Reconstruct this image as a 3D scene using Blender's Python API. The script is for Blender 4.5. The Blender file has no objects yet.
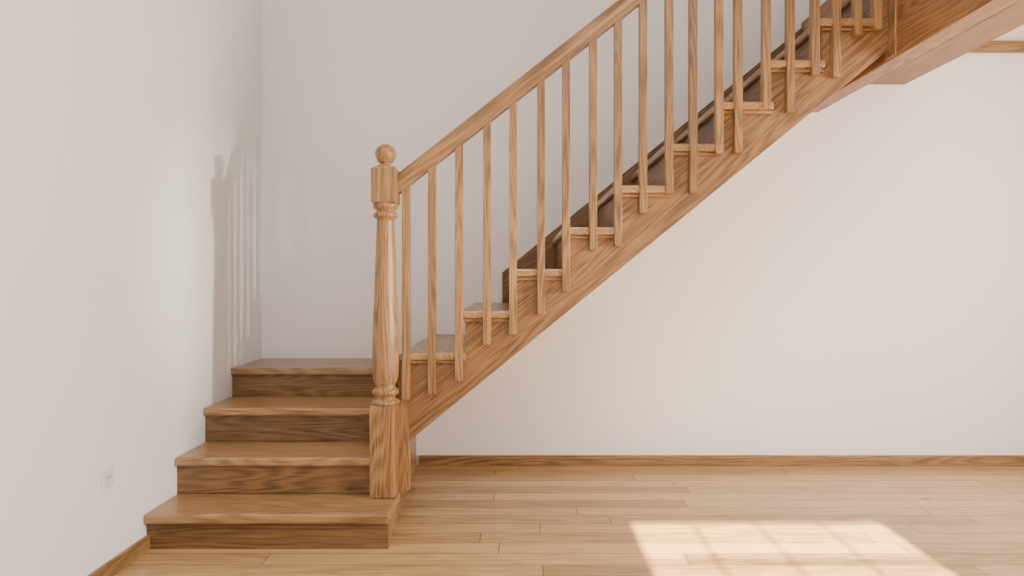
import bpy, bmesh, math, random
from mathutils import Vector
random.seed(4)
scene=bpy.context.scene
H=1.27; F=640.0; VX,VY=520.0,278.0
WL=-1.75; YB=4.34; YF=-1.5; XR=4.2; ZC=5.0
# ---------------- materials ----------------
def newmat(name):
    m=bpy.data.materials.new(name); m.use_nodes=True
    nt=m.node_tree; b=nt.nodes['Principled BSDF']; return m,nt,b
DK=(0.108,0.050,0.017); LT=(0.360,0.200,0.078)
def wood(name,axis='X',rot=0.0,dark=DK,light=LT,rough=0.42,k=12.0,sc=1.0):
    m,nt,b=newmat(name); N=nt.nodes; L=nt.links
    tc=N.new('ShaderNodeTexCoord')
    mp=N.new('ShaderNodeMapping'); mp.inputs['Rotation'].default_value=(0,rot,0)
    L.new(tc.outputs['Object'],mp.inputs['Vector'])
    oi=N.new('ShaderNodeObjectInfo')
    off=N.new('ShaderNodeMath'); off.operation='MULTIPLY'; off.inputs[1].default_value=13.0
    L.new(oi.outputs['Random'],off.inputs[0])
    ad=N.new('ShaderNodeVectorMath'); ad.operation='ADD'
    L.new(mp.outputs[0],ad.inputs[0]); L.new(off.outputs[0],ad.inputs[1])
    def scaled(a,c):
        s=N.new('ShaderNodeVectorMath'); s.operation='MULTIPLY'
        v={'X':(a,c,c),'Y':(c,a,c),'Z':(c,c,a)}[axis]
        s.inputs[1].default_value=v; L.new(ad.outputs[0],s.inputs[0]); return s
    s1=scaled(0.7*sc,8.0*sc)
    n1=N.new('ShaderNodeTexNoise'); n1.inputs['Scale'].default_value=1.0; n1.inputs['Detail'].default_value=1.5; n1.inputs['Roughness'].default_value=0.35
    L.new(s1.outputs[0],n1.inputs['Vector'])
    mu=N.new('ShaderNodeMath'); mu.operation='MULTIPLY'; mu.inputs[1].default_value=k*9
    L.new(n1.outputs['Fac'],mu.inputs[0])
    si=N.new('ShaderNodeMath'); si.operation='SINE'; L.new(mu.outputs[0],si.inputs[0])
    mr=N.new('ShaderNodeMapRange'); mr.inputs['From Min'].default_value=-1; mr.inputs['From Max'].default_value=1
    L.new(si.outputs[0],mr.inputs['Value'])
    s2=scaled(6,150)
    n2=N.new('ShaderNodeTexNoise'); n2.inputs['Scale'].default_value=1.0; n2.inputs['Detail'].default_value=3.0
    L.new(s2.outputs[0],n2.inputs['Vector'])
    s3=scaled(1.0,4.0)
    n3=N.new('ShaderNodeTexNoise'); n3.inputs['Scale'].default_value=1.5; n3.inputs['Detail'].default_value=2.0
    L.new(s3.outputs[0],n3.inputs['Vector'])
    a1=N.new('ShaderNodeMath'); a1.operation='MULTIPLY'; a1.inputs[1].default_value=0.22; L.new(mr.outputs[0],a1.inputs[0])
    a2=N.new('ShaderNodeMath'); a2.operation='MULTIPLY_ADD'; a2.inputs[1].default_value=0.80; L.new(n2.outputs['Fac'],a2.inputs[0]); L.new(a1.outputs[0],a2.inputs[2])
    a3=N.new('ShaderNodeMath'); a3.operation='MULTIPLY_ADD'; a3.inputs[1].default_value=0.25; L.new(n3.outputs['Fac'],a3.inputs[0]); L.new(a2.outputs[0],a3.inputs[2])
    cr=N.new('ShaderNodeValToRGB'); e=cr.color_ramp.elements
    e[0].position=0.36; e[0].color=(*dark,1); e[1].position=0.80; e[1].color=(*light,1)
    L.new(a3.outputs[0],cr.inputs['Fac'])
    s4=scaled(2.2,6.0)
    vo=N.new('ShaderNodeTexVoronoi'); vo.inputs['Scale'].default_value=1.0; L.new(s4.outputs[0],vo.inputs['Vector'])
    kr=N.new('ShaderNodeMapRange'); kr.inputs['From Min'].default_value=0.02; kr.inputs['From Max'].default_value=0.08
    kr.inputs['To Min'].default_value=0.4; kr.inputs['To Max'].default_value=1.0
    L.new(vo.outputs['Distance'],kr.inputs['Value'])
    hv=N.new('ShaderNodeHueSaturation'); L.new(cr.outputs[0],hv.inputs['Color'])
    rv=N.new('ShaderNodeMapRange'); rv.inputs['To Min'].default_value=0.86; rv.inputs['To Max'].default_value=1.12
    L.new(oi.outputs['Random'],rv.inputs['Value'])
    vm=N.new('ShaderNodeMath'); vm.operation='MULTIPLY'; L.new(rv.outputs[0],vm.inputs[0]); L.new(kr.outputs[0],vm.inputs[1])
    L.new(vm.outputs[0],hv.inputs['Value'])
    L.new(hv.outputs[0],b.inputs['Base Color'])
    b.inputs['Roughness'].default_value=rough
    bp=N.new('ShaderNodeBump'); bp.inputs['Strength'].default_value=0.15; bp.inputs['Distance'].default_value=0.002
    L.new(a3.outputs[0],bp.inputs['Height']); L.new(bp.outputs[0],b.inputs['Normal'])
    return m
SLOPE=0.817
ang=math.atan(SLOPE)
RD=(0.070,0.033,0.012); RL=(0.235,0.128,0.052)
oakX=wood('oak_grain_x','X'); oakY=wood('oak_grain_y','Y'); oakZ=wood('oak_grain_z','Z')
oakS=wood('oak_grain_slope','X',rot=ang,dark=(0.090,0.041,0.014),light=(0.320,0.172,0.066))
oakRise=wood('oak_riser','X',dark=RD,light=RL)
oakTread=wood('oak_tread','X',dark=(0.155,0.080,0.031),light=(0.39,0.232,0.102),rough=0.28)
oakTreadY=wood('oak_tread_y','Y',dark=(0.155,0.080,0.031),light=(0.39,0.232,0.102),rough=0.28)
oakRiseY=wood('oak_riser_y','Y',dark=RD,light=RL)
oakBeam=wood('beam_wood','Y',dark=(0.12,0.052,0.018),light=(0.33,0.175,0.068))
oakBase=wood('baseboard_wood','X'); oakBaseY=wood('baseboard_wood_y','Y')
oakWS=wood('wall_string_oak','X',rot=ang,dark=RD,light=RL)
def plaster(name,col):
    m,nt,b=newmat(name); N=nt.nodes; L=nt.links
    tc=N.new('ShaderNodeTexCoord'); n=N.new('ShaderNodeTexNoise'); n.inputs['Scale'].default_value=1.3; n.inputs['Detail'].default_value=4
    L.new(tc.outputs['Object'],n.inputs['Vector'])
    cr=N.new('ShaderNodeValToRGB'); e=cr.color_ramp.elements
    e[0].position=0.3; e[0].color=(*[c*0.98 for c in col],1); e[1].position=0.7; e[1].color=(*col,1)
    L.new(n.outputs['Fac'],cr.inputs['Fac']); L.new(cr.outputs[0],b.inputs['Base Color'])
    b.inputs['Roughness'].default_value=0.85
    n2=N.new('ShaderNodeTexNoise'); n2.inputs['Scale'].default_value=90; n2.inputs['Detail'].default_value=3
    L.new(tc.outputs['Object'],n2.inputs['Vector'])
    bp=N.new('ShaderNodeBump'); bp.inputs['Strength'].default_value=0.05; bp.inputs['Distance'].default_value=0.003
    L.new(n2.outputs['Fac'],bp.inputs['Height']); L.new(bp.outputs[0],b.inputs['Normal'])
    return m
pl=plaster('white_plaster',(0.84,0.81,0.79))
plL=plaster('white_plaster_left',(0.89,0.89,0.885))
def floormat():
    m,nt,b=newmat('oak_floorboards'); N=nt.nodes; L=nt.links
    tc=N.new('ShaderNodeTexCoord')
    ROW=0.118
    sep=N.new('ShaderNodeSeparateXYZ'); L.new(tc.outputs['Object'],sep.inputs[0])
    dv=N.new('ShaderNodeMath'); dv.operation='DIVIDE'; dv.inputs[1].default_value=ROW; L.new(sep.outputs['Y'],dv.inputs[0])
    fo=N.new('ShaderNodeMath'); fo.operation='FLOOR'; L.new(dv.outputs[0],fo.inputs[0])
    wn=N.new('ShaderNodeTexWhiteNoise'); wn.noise_dimensions='1D'; L.new(fo.outputs[0],wn.inputs['W'])
    sh=N.new('ShaderNodeMath'); sh.operation='MULTIPLY_ADD'; sh.inputs[1].default_value=7.3; L.new(wn.outputs['Value'],sh.inputs[0]); L.new(sep.outputs['X'],sh.inputs[2])
    cb=N.new('ShaderNodeCombineXYZ'); L.new(sh.outputs[0],cb.inputs['X']); L.new(sep.outputs['Y'],cb.inputs['Y'])
    br=N.new('ShaderNodeTexBrick'); br.offset=0.0; br.offset_frequency=2; br.squash=1.0
    br.inputs['Color1'].default_value=(0,0,0,1); br.inputs['Color2'].default_value=(1,1,1,1); br.inputs['Mortar'].default_value=(0.5,0.5,0.5,1)
    br.inputs['Scale'].default_value=1.0; br.inputs['Mortar Size'].default_value=0.0026; br.inputs['Mortar Smooth'].default_value=0.2
    br.inputs['Brick Width'].default_value=1.9; br.inputs['Row Height'].default_value=ROW
    L.new(cb.outputs[0],br.inputs['Vector'])
    sp=N.new('ShaderNodeVectorMath'); sp.operation='MULTIPLY'; sp.inputs[1].default_value=(17,9,5); L.new(br.outputs['Color'],sp.inputs[0])
    ad=N.new('ShaderNodeVectorMath'); ad.operation='ADD'; L.new(cb.outputs[0],ad.inputs[0]); L.new(sp.outputs[0],ad.inputs[1])
    def noise(v,det=2):
        s=N.new('ShaderNodeVectorMath'); s.operation='MULTIPLY'; s.inputs[1].default_value=v; L.new(ad.outputs[0],s.inputs[0])
        n=N.new('ShaderNodeTexNoise'); n.inputs['Scale'].default_value=1; n.inputs['Detail'].default_value=det; L.new(s.outputs[0],n.inputs['Vector']); return n,s
    n1,_=noise((0.9,7,7)); n2,_=noise((3,60,60),4)
    mu=N.new('ShaderNodeMath'); mu.operation='MULTIPLY'; mu.inputs[1].default_value=60; L.new(n1.outputs['Fac'],mu.inputs[0])
    si=N.new('ShaderNodeMath'); si.operation='SINE'; L.new(mu.outputs[0],si.inputs[0])
    a=N.new('ShaderNodeMath'); a.operation='MULTIPLY_ADD'; a.inputs[1].default_value=0.09; a.inputs[2].default_value=0.0; L.new(si.outputs[0],a.inputs[0])
    a2=N.new('ShaderNodeMath'); a2.operation='MULTIPLY_ADD'; a2.inputs[1].default_value=0.85; L.new(n2.outputs['Fac'],a2.inputs[0]); L.new(a.outputs[0],a2.inputs[2])
    sx=N.new('ShaderNodeSeparateColor'); L.new(br.outputs['Color'],sx.inputs[0])
    a3=N.new('ShaderNodeMath'); a3.operation='MULTIPLY_ADD'; a3.inputs[1].default_value=0.50; L.new(sx.outputs[0],a3.inputs[0]); L.new(a2.outputs[0],a3.inputs[2])
    cr=N.new('ShaderNodeValToRGB'); e=cr.color_ramp.elements
    e[0].position=0.22; e[0].color=(0.215,0.118,0.045,1); e[1].position=0.95; e[1].color=(0.56,0.365,0.160,1)
    L.new(a3.outputs[0],cr.inputs['Fac'])
    s4=N.new('ShaderNodeVectorMath'); s4.operation='MULTIPLY'; s4.inputs[1].default_value=(1.6,4.5,4.5); L.new(ad.outputs[0],s4.inputs[0])
    vo=N.new('ShaderNodeTexVoronoi'); vo.inputs['Scale'].default_value=1.0; L.new(s4.outputs[0],vo.inputs['Vector'])
    kr=N.new('ShaderNodeMapRange'); kr.inputs['From Min'].default_value=0.02; kr.inputs['From Max'].default_value=0.10; kr.inputs['To Min'].default_value=0.4; L.new(vo.outputs['Distance'],kr.inputs['Value'])
    hv=N.new('ShaderNodeHueSaturation'); L.new(cr.outputs[0],hv.inputs['Color']); L.new(kr.outputs[0],hv.inputs['Value'])
    mx=N.new('ShaderNodeMix'); mx.data_type='RGBA'; L.new(br.outputs['Fac'],mx.inputs['Factor']); L.new(hv.outputs[0],mx.inputs['A']); mx.inputs['B'].default_value=(0.07,0.033,0.012,1)
    L.new(mx.outputs['Result'],b.inputs['Base Color'])
    b.inputs['Roughness'].default_value=0.30
    bp=N.new('ShaderNodeBump'); bp.inputs['Strength'].default_value=0.25; bp.inputs['Distance'].default_value=0.002; bp.invert=True
    L.new(br.outputs['Fac'],bp.inputs['Height']); L.new(bp.outputs[0],b.inputs['Normal'])
    return m
fl=floormat()
def plain(name,col,rough=0.5):
    m,nt,b=newmat(name); N=nt.nodes; L=nt.links
    n=N.new('ShaderNodeTexNoise'); n.inputs['Scale'].default_value=20
    cr=N.new('ShaderNodeValToRGB'); e=cr.color_ramp.elements
    e[0].color=(*[c*0.96 for c in col],1); e[1].color=(*col,1)
    L.new(n.outputs['Fac'],cr.inputs['Fac']); L.new(cr.outputs[0],b.inputs['Base Color']); b.inputs['Roughness'].default_value=rough
    return m
white=plain('white_plastic',(0.8,0.8,0.79),0.35); darkm=plain('socket_dark',(0.12,0.12,0.12)); paint=plain('white_paint',(0.8,0.8,0.78),0.4)
# ---------------- helpers ----------------
def link(o,parent=None,mat=None,bevel=0.0,smooth=False,seg=2):
    scene.collection.objects.link(o)
    if mat: o.data.materials.append(mat)
    if bevel>0:
        md=o.modifiers.new('bevel','BEVEL'); md.width=bevel; md.segments=seg; md.limit_method='ANGLE'; md.angle_limit=math.radians(35)
    if smooth:
        for p in o.data.polygons: p.use_smooth=True
    if parent: o.parent=parent
    return o
def empty(name):
    e=bpy.data.objects.new(name,None); scene.collection.objects.link(e); return e
def boxes(name,bl,mat,parent=None,bevel=0.0):
    bm=bmesh.new()
    for (x0,x1,y0,y1,z0,z1) in bl:
        v=[bm.verts.new(p) for p in ((x0,y0,z0),(x1,y0,z0),(x1,y1,z0),(x0,y1,z0),(x0,y0,z1),(x1,y0,z1),(x1,y1,z1),(x0,y1,z1))]
        for f in ((0,3,2,1),(4,5,6,7),(0,1,5,4),(1,2,6,5),(2,3,7,6),(3,0,4,7)): bm.faces.new([v[i] for i in f])
    me=bpy.data.meshes.new(name); bm.to_mesh(me); bm.free()
    return link(bpy.data.objects.new(name,me),parent,mat,bevel)
def prism_xz(name,pts,y0,y1,mat,parent=None,bevel=0.0):
    bm=bmesh.new()
    a=[bm.verts.new((x,y0,z)) for x,z in pts]; c=[bm.verts.new((x,y1,z)) for x,z in pts]
    bm.faces.new(a); bm.faces.new(c[::-1]); n=len(pts)
    for i in range(n):
        j=(i+1)%n; bm.faces.new((a[j],a[i],c[i],c[j]))
    bmesh.ops.recalc_face_normals(bm,faces=bm.faces)
    bmesh.ops.triangulate(bm,faces=[f for f in bm.faces if len(f.verts)>4])
    me=bpy.data.meshes.new(name); bm.to_mesh(me); bm.free()
    return link(bpy.data.objects.new(name,me),parent,mat,bevel)
def hexa(name,b4,z0s,z1s,mat,parent=None,bevel=0.0):
    bm=bmesh.new()
    lo=[bm.verts.new((p[0],p[1],z)) for p,z in zip(b4,z0s)]; hi=[bm.verts.new((p[0],p[1],z)) for p,z in zip(b4,z1s)]
    bm.faces.new(lo[::-1]); bm.faces.new(hi)
    for i in range(4):
        j=(i+1)%4; bm.faces.new((lo[i],lo[j],hi[j],hi[i]))
    bmesh.ops.recalc_face_normals(bm,faces=bm.faces)
    me=bpy.data.meshes.new(name); bm.to_mesh(me); bm.free()
    return link(bpy.data.objects.new(name,me),parent,mat,bevel)
def lathe(name,prof,cx,cy,mat,parent=None,n=40):
    bm=bmesh.new(); rings=[]
    for r,z in prof:
        rings.append([bm.verts.new((cx+r*math.cos(2*math.pi*i/n),cy+r*math.sin(2*math.pi*i/n),z)) for i in range(n)])
    for a,b in zip(rings,rings[1:]):
        for i in range(n):
            j=(i+1)%n; bm.faces.new((a[i],a[j],b[j],b[i]))
    bm.faces.new(rings[0][::-1]); bm.faces.new(rings[-1])
    bmesh.ops.recalc_face_normals(bm,faces=bm.faces)
    me=bpy.data.meshes.new(name); bm.to_mesh(me); bm.free()
    return link(bpy.data.objects.new(name,me),parent,mat,smooth=True)
# ---------------- room ----------------
T=0.12
boxes('floor',[(WL-T,XR+T,YF-T,YB+T,-0.1,0)],fl)
boxes('wall_left',[(WL-T,WL,YF-T,YB+T,0,ZC)],plL)
boxes('wall_back',[(WL,XR,YB,YB+T,0,ZC)],pl)
wy0,wy1,wz0,wz1=0.7,2.85,0.75,2.35
boxes('wall_right',[(XR,XR+T,YF-T,wy0,0,ZC),(XR,XR+T,wy1,YB+T,0,ZC),(XR,XR+T,wy0,wy1,0,wz0),(XR,XR+T,wy0,wy1,wz1,ZC)],pl)
fx0,fx1,fz0,fz1=0.555,1.885,0.95,2.62
boxes('wall_front',[(WL,fx0,YF-T,YF,0,ZC),(fx1,XR,YF-T,YF,0,ZC),(fx0,fx1,YF-T,YF,0,fz0),(fx0,fx1,YF-T,YF,fz1,ZC)],pl)
boxes('ceiling',[(WL-T,XR+T,YF-T,YB+T,ZC,ZC+0.1)],pl)
def frame_y(name,x0,x1,z0,z1,y,nv,nh):
    w=0.025; bl=[(x0,x0+w,y,y+0.05,z0,z1),(x1-w,x1,y,y+0.05,z0,z1),(x0+w,x1-w,y,y+0.05,z0,z0+w),(x0+w,x1-w,y,y+0.05,z1-w,z1)]
    for i in range(1,nv):
        c=x0+(x1-x0)*i/nv; bl.append((c-0.009,c+0.009,y+0.01,y+0.03,z0+w,z1-w))
    for i in range(1,nh):
        c=z0+(z1-z0)*i/nh; bl.append((x0+w,x1-w,y+0.012,y+0.028,c-0.009,c+0.009))
    return boxes(name,bl,paint)
frame_y('window_1',fx0,fx1,fz0,fz1,YF-0.06,4,6)
w=0.045; x=XR+0.03
boxes('window_2',[(x,x+0.05,wy0,wy0+w,wz0,wz1),(x,x+0.05,wy1-w,wy1,wz0,wz1),(x,x+0.05,wy0+w,wy1-w,wz0,wz0+w),(x,x+0.05,wy0+w,wy1-w,wz1-w,wz1),(x+.01,x+.04,1.76,1.79,wz0+w,wz1-w)],paint)
boxes('baseboard_left',[(WL,WL+0.018,YF,3.0,0,0.068)],oakBaseY,bevel=0.004)
boxes('baseboard_back',[(-0.68,XR,YB-0.018,YB,0,0.07)],oakBase,bevel=0.004)
# ---------------- staircase ----------------
st=empty('staircase')
zt=[0.17,0.36,0.5525,0.7275]
yn=[2.97,3.237,3.53,3.862]
tt=0.044
for i in range(4):
    yb=yn[i+1]+0.03 if i<3 else YB
    xr=-0.612 if i==0 else -0.66
    boxes('tread_%d'%(i+1),[(WL,xr,yn[i],yb+0.0,zt[i]-tt,zt[i])],oakTread,st,bevel=0.010)
    z0=0 if i==0 else zt[i-1]
    xr2=-0.618 if i==0 else -0.67
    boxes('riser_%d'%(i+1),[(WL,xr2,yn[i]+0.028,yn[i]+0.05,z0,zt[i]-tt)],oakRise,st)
def px(y): return -0.620-(y-3.0)*0.062
def side(name,ya,yb_,z0,z1,mat=oakY):
    return hexa(name,[(px(ya)-0.05,ya),(px(ya),ya),(px(yb_),yb_),(px(yb_)-0.05,yb_)],[z0]*4,[z1]*4,mat,st,0.003)
side('side_panel_low',3.02,3.32,0,zt[0]-tt)
side('side_panel_high',3.32,YB,0,0.73)
S=F/3.30
def W(xp,yp): return ((xp-VX)/S, H+(VY-yp)/S)
RUN=51.0; RISE=41.5; X5,Y5=409.0,352.0
NS=10
tX=[];tZ=[]
for k in range(NS+1):
    a,b_=W(X5+RUN*k,Y5-RISE*k); tX.append(a); tZ.append(b_)
tt2=0.04
pts=[]
bx,bz=W(413,438); bx2,bz2=W(888,50)
sl=(bz2-bz)/(bx2-bx)
xs=-0.572
pts.append((xs,bz+sl*(xs-bx)))
xe=1.905
pts.append((xe,bz+sl*(xe-bx)))
top=[(xs,tZ[0]-tt2)]
for k in range(1,NS):
    xr_=tX[k]+0.025
    if xr_>xe: break
    top.append((xr_,tZ[k-1]-tt2)); top.append((xr_,tZ[k]-tt2))
    last=k
top.append((xe,tZ[last]-tt2))
pts+=top[::-1]
prism_xz('front_string',pts,3.30,3.345,oakS,st,0.002)
boxes('string_post',[(-0.632,xs,3.30,3.345,zt[0],tZ[0]-tt2)],oakZ,st,bevel=0.003)
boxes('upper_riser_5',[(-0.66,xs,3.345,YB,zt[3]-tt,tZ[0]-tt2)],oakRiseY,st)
for k in range(last+1):
    x0=tX[k] if k>0 else xs-0.03
    x1=tX[k+1]+0.03 if k<last else xe
    bl=[(x0,x1,3.268,YB,tZ[k]-tt2,tZ[k])]
    boxes('upper_tread_%d'%(k+5),bl,oakTreadY,st,bevel=0.010)
    boxes('tread_moulding_%d'%(k+5),[(x0+0.02,min(x1,xe),3.285,3.30,tZ[k]-tt2-0.018,tZ[k]-tt2)],oakX,st,bevel=0.004)
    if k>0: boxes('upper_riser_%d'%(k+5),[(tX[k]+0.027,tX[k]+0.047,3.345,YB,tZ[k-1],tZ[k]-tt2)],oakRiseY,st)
def line_z(x,off): return bz+sl*(x-bx)+off
prism_xz('wall_string',[(-0.12,line_z(-0.12,0.02)),(xe,line_z(xe,0.02)),(xe,line_z(xe,0.51)),(-0.12,line_z(-0.12,0.51))],YB-0.025,YB,oakWS,st,0.003)
prism_xz('stair_soffit',[(xs+0.02,line_z(xs,0.03)),(xe,line_z(xe,0.012)),(xe,line_z(xe,0.03)),(xs+0.02,line_z(xs,0.05))],3.345,YB-0.025,oakS,st)
SR=F/3.28
def WR(xp,yp): return ((xp-VX)/SR, H+(VY-yp)/SR)
r0=WR(399,183.5); r1=WR(632,0); rs=(r1[1]-r0[1])/(r1[0]-r0[0])
ra=math.atan(rs)
def rail(name):
    xA=r0[0]-0.02; xB=1.97
    prof=[(-0.024,-0.042),(0.024,-0.042),(0.026,-0.012),(0.034,0.0),(0.036,0.016),(0.030,0.032),(0.016,0.040),(0,0.042),(-0.016,0.040),(-0.030,0.032),(-0.036,0.016),(-0.034,0.0),(-0.026,-0.012)]
    bm=bmesh.new(); R=[]
    for X in (xA,xB):
        zc=r0[1]+rs*(X-r0[0])
        R.append([bm.verts.new((X,3.28+u,zc+v/math.cos(ra))) for u,v in prof])
    n=len(prof)
    for i in range(n):
        j=(i+1)%n; bm.faces.new((R[0][i],R[0][j],R[1][j],R[1][i]))
    bm.faces.new(R[0]); bm.faces.new(R[1][::-1])
    bmesh.ops.recalc_face_normals(bm,faces=bm.faces)
    me=bpy.data.meshes.new(name); bm.to_mesh(me); bm.free()
    return link(bpy.data.objects.new(name,me),st,wood('oak_rail','X',rot=ra,k=6),0.002)
rail('handrail')
bal=[(406,400),(432,395),(459,382),(487,345),(513,335),(541,315),(566,292),(593,250),(618,246),(643,213),(669,194),(693,193),(719,154),(738,153),(766,108),(790,112),(815,75),(836,77),(857,35),(877,30)]
SB=F/3.275
for i,(xp,yp) in enumerate(bal):
    X=(xp-VX)/SB; zb=H+(VY-yp)/SB
    zt_=r0[1]+rs*(X-r0[0])-0.03
    hw=0.0195
    bm=bmesh.new()
    ys=(3.260,3.2995)
    rows=[(hw*0.85,zb,0.003),(hw,zb+0.01,0),(hw,None,0)]
    R=[]
    for hh,z,ins in rows:
        ring=[]
        for sx,yy in ((-1,ys[0]+ins),(1,ys[0]+ins),(1,ys[1]),(-1,ys[1])):
            zz=z if z is not None else zt_+sx*hw*rs
            ring.append(bm.verts.new((X+sx*hh,yy,zz)))
        R.append(ring)
    for a,c in zip(R,R[1:]):
        for q in range(4):
            r=(q+1)%4; bm.faces.new((a[q],a[r],c[r],c[q]))
    bm.faces.new(R[0][::-1]); bm.faces.new(R[-1])
    bmesh.ops.recalc_face_normals(bm,faces=bm.faces)
    me=bpy.data.meshes.new('baluster'); bm.to_mesh(me); bm.free()
    link(bpy.data.objects.new('baluster_%d'%(i+1),me),st,oakZ,0.002)
NX,NY=-0.683,3.252; hwN=0.0625; s=F/NY
def zN(yp): return H+(VY-yp)/s
boxes('newel_base',[(NX-0.006-hwN,NX-0.006+hwN,NY-hwN,NY+hwN,zt[0],zN(403))],oakZ,st,bevel=0.006)
prof=[(14,403.5),(14,401),(11,398.5),(9.5,396.5),(12.5,394),(13.2,391.5),(12.5,389),(9.8,387),(9.6,385),(11.5,381),(12.8,374),(13.2,364),(13,350),(12.3,325),(11.2,295),(10.2,265),(9.2,238),(8.6,222),(8.7,219),(11.5,217.5),(12.2,215.5),(11.5,213.5),(9.2,212),(9.2,210.5),(12,208.5),(12.6,206),(12,203.5)]
lathe('newel_shaft',[(r/s,zN(y)) for r,y in prof],NX,NY,oakZ,st)
hwT=0.062
boxes('newel_block',[(NX-hwT,NX+hwT,NY-hwT,NY+hwT,zN(204),zN(169))],oakZ,st,bevel=0.008)
fp=[(11,170.5),(11,167.5),(8,166),(5.5,164.8),(5.2,163.5),(7,162.4),(8.6,161)]
for i in range(0,15):
    t=math.radians(-50+140*i/14); fp.append((10.4*math.cos(t)+0.02,154-9.6*math.sin(t)))
lathe('newel_finial',[(r/s,zN(y)) for r,y in fp],NX,NY,oakZ,st)
boxes('upper_newel',[(1.895,1.985,3.235,3.325,2.40,4.0)],oakZ,st,bevel=0.006)
# ---------------- beams / upper floor ----------------
boxes('stairwell_beam',[(1.906,2.02,YF,YB,2.39,3.0)],oakBeam,bevel=0.006)
boxes('ceiling_beam',[(2.36,2.61,YF,YB,H+1.31,H+1.60)],oakBeam,bevel=0.006)
boxes('ceiling_planks',[(2.02,2.36,YF,YB,H+1.42,H+1.46)],oakBeam)
boxes('trim_1',[(2.02,2.36,YB-0.03,YB,H+1.315,H+1.42)],oakBase,bevel=0.004)
boxes('trim_2',[(2.61,XR,YB-0.03,YB,H+1.525,H+1.60)],oakBase,bevel=0.004)
boxes('ceiling_upper_floor',[(2.02,XR,YF,YB,H+1.60,H+1.73)],pl)
# ---------------- outlet ----------------
oy,oz=2.71,0.427
o=empty('power_outlet')
boxes('plate',[(WL,WL+0.008,oy-0.04,oy+0.04,oz-0.042,oz+0.042)],white,o,bevel=0.004)
boxes('socket_insert',[(WL+0.008,WL+0.011,oy-0.025,oy+0.025,oz-0.027,oz+0.027)],white,o,bevel=0.002)
boxes('socket_holes',[(WL+0.011,WL+0.0115,oy-0.012,oy-0.007,oz-0.006,oz+0.006),(WL+0.011,WL+0.0115,oy+0.007,oy+0.012,oz-0.006,oz+0.006)],darkm,o)
# ---------------- lights ----------------
def area(name,loc,rot,sx,sy,power,col):
    l=bpy.data.lights.new(name,'AREA'); l.shape='RECTANGLE'; l.size=sx; l.size_y=sy; l.energy=power; l.color=col
    ob=bpy.data.objects.new(name,l); ob.location=loc; ob.rotation_euler=rot; scene.collection.objects.link(ob); return ob
sun=bpy.data.lights.new('sun','SUN'); sun.energy=78; sun.angle=math.radians(0.6); sun.color=(1.0,0.78,0.48)
so=bpy.data.objects.new('sun',sun); so.rotation_euler=(math.radians(62),0,0); so.location=(1.2,-6,5); scene.collection.objects.link(so)
area('window_daylight',(XR-0.02,1.77,1.55),(0,math.radians(90),0),1.5,1.9,225,(1.0,0.89,0.80))
area('overhead_fill',(0.2,0.3,ZC-0.05),(math.radians(18),0,0),3.0,2.2,195,(0.98,0.985,1.0))  # unseen soft fill added under the ceiling, no skylight is modelled
sp=bpy.data.lights.new('baluster_shadow_spot','SPOT'); sp.energy=1100; sp.color=(1.0,0.86,0.68); sp.spot_size=math.radians(18); sp.spot_blend=1.0; sp.shadow_soft_size=0.05  # spot added inside the right window to throw baluster shadows on the left wall
spo=bpy.data.objects.new('baluster_shadow_spot',sp); spo.location=(XR-0.05,1.12,1.75)
tgt=Vector((-1.75,3.8,1.32)); spo.rotation_euler=(tgt-Vector(spo.location)).to_track_quat('-Z','Y').to_euler(); scene.collection.objects.link(spo)
wd=bpy.data.worlds.new('sky'); scene.world=wd; wd.use_nodes=True
bg=wd.node_tree.nodes['Background']; bg.inputs[0].default_value=(0.75,0.87,1,1); bg.inputs[1].default_value=2.0
# ---------------- camera ----------------
c=bpy.data.cameras.new('camera'); c.sensor_width=36; c.lens=F/1024*36; c.shift_x=-(VX-512)/1024; c.shift_y=(VY-288)/1024
co=bpy.data.objects.new('camera',c); co.location=(0,0,H); co.rotation_euler=(math.radians(90),0,0); scene.collection.objects.link(co); scene.camera=co
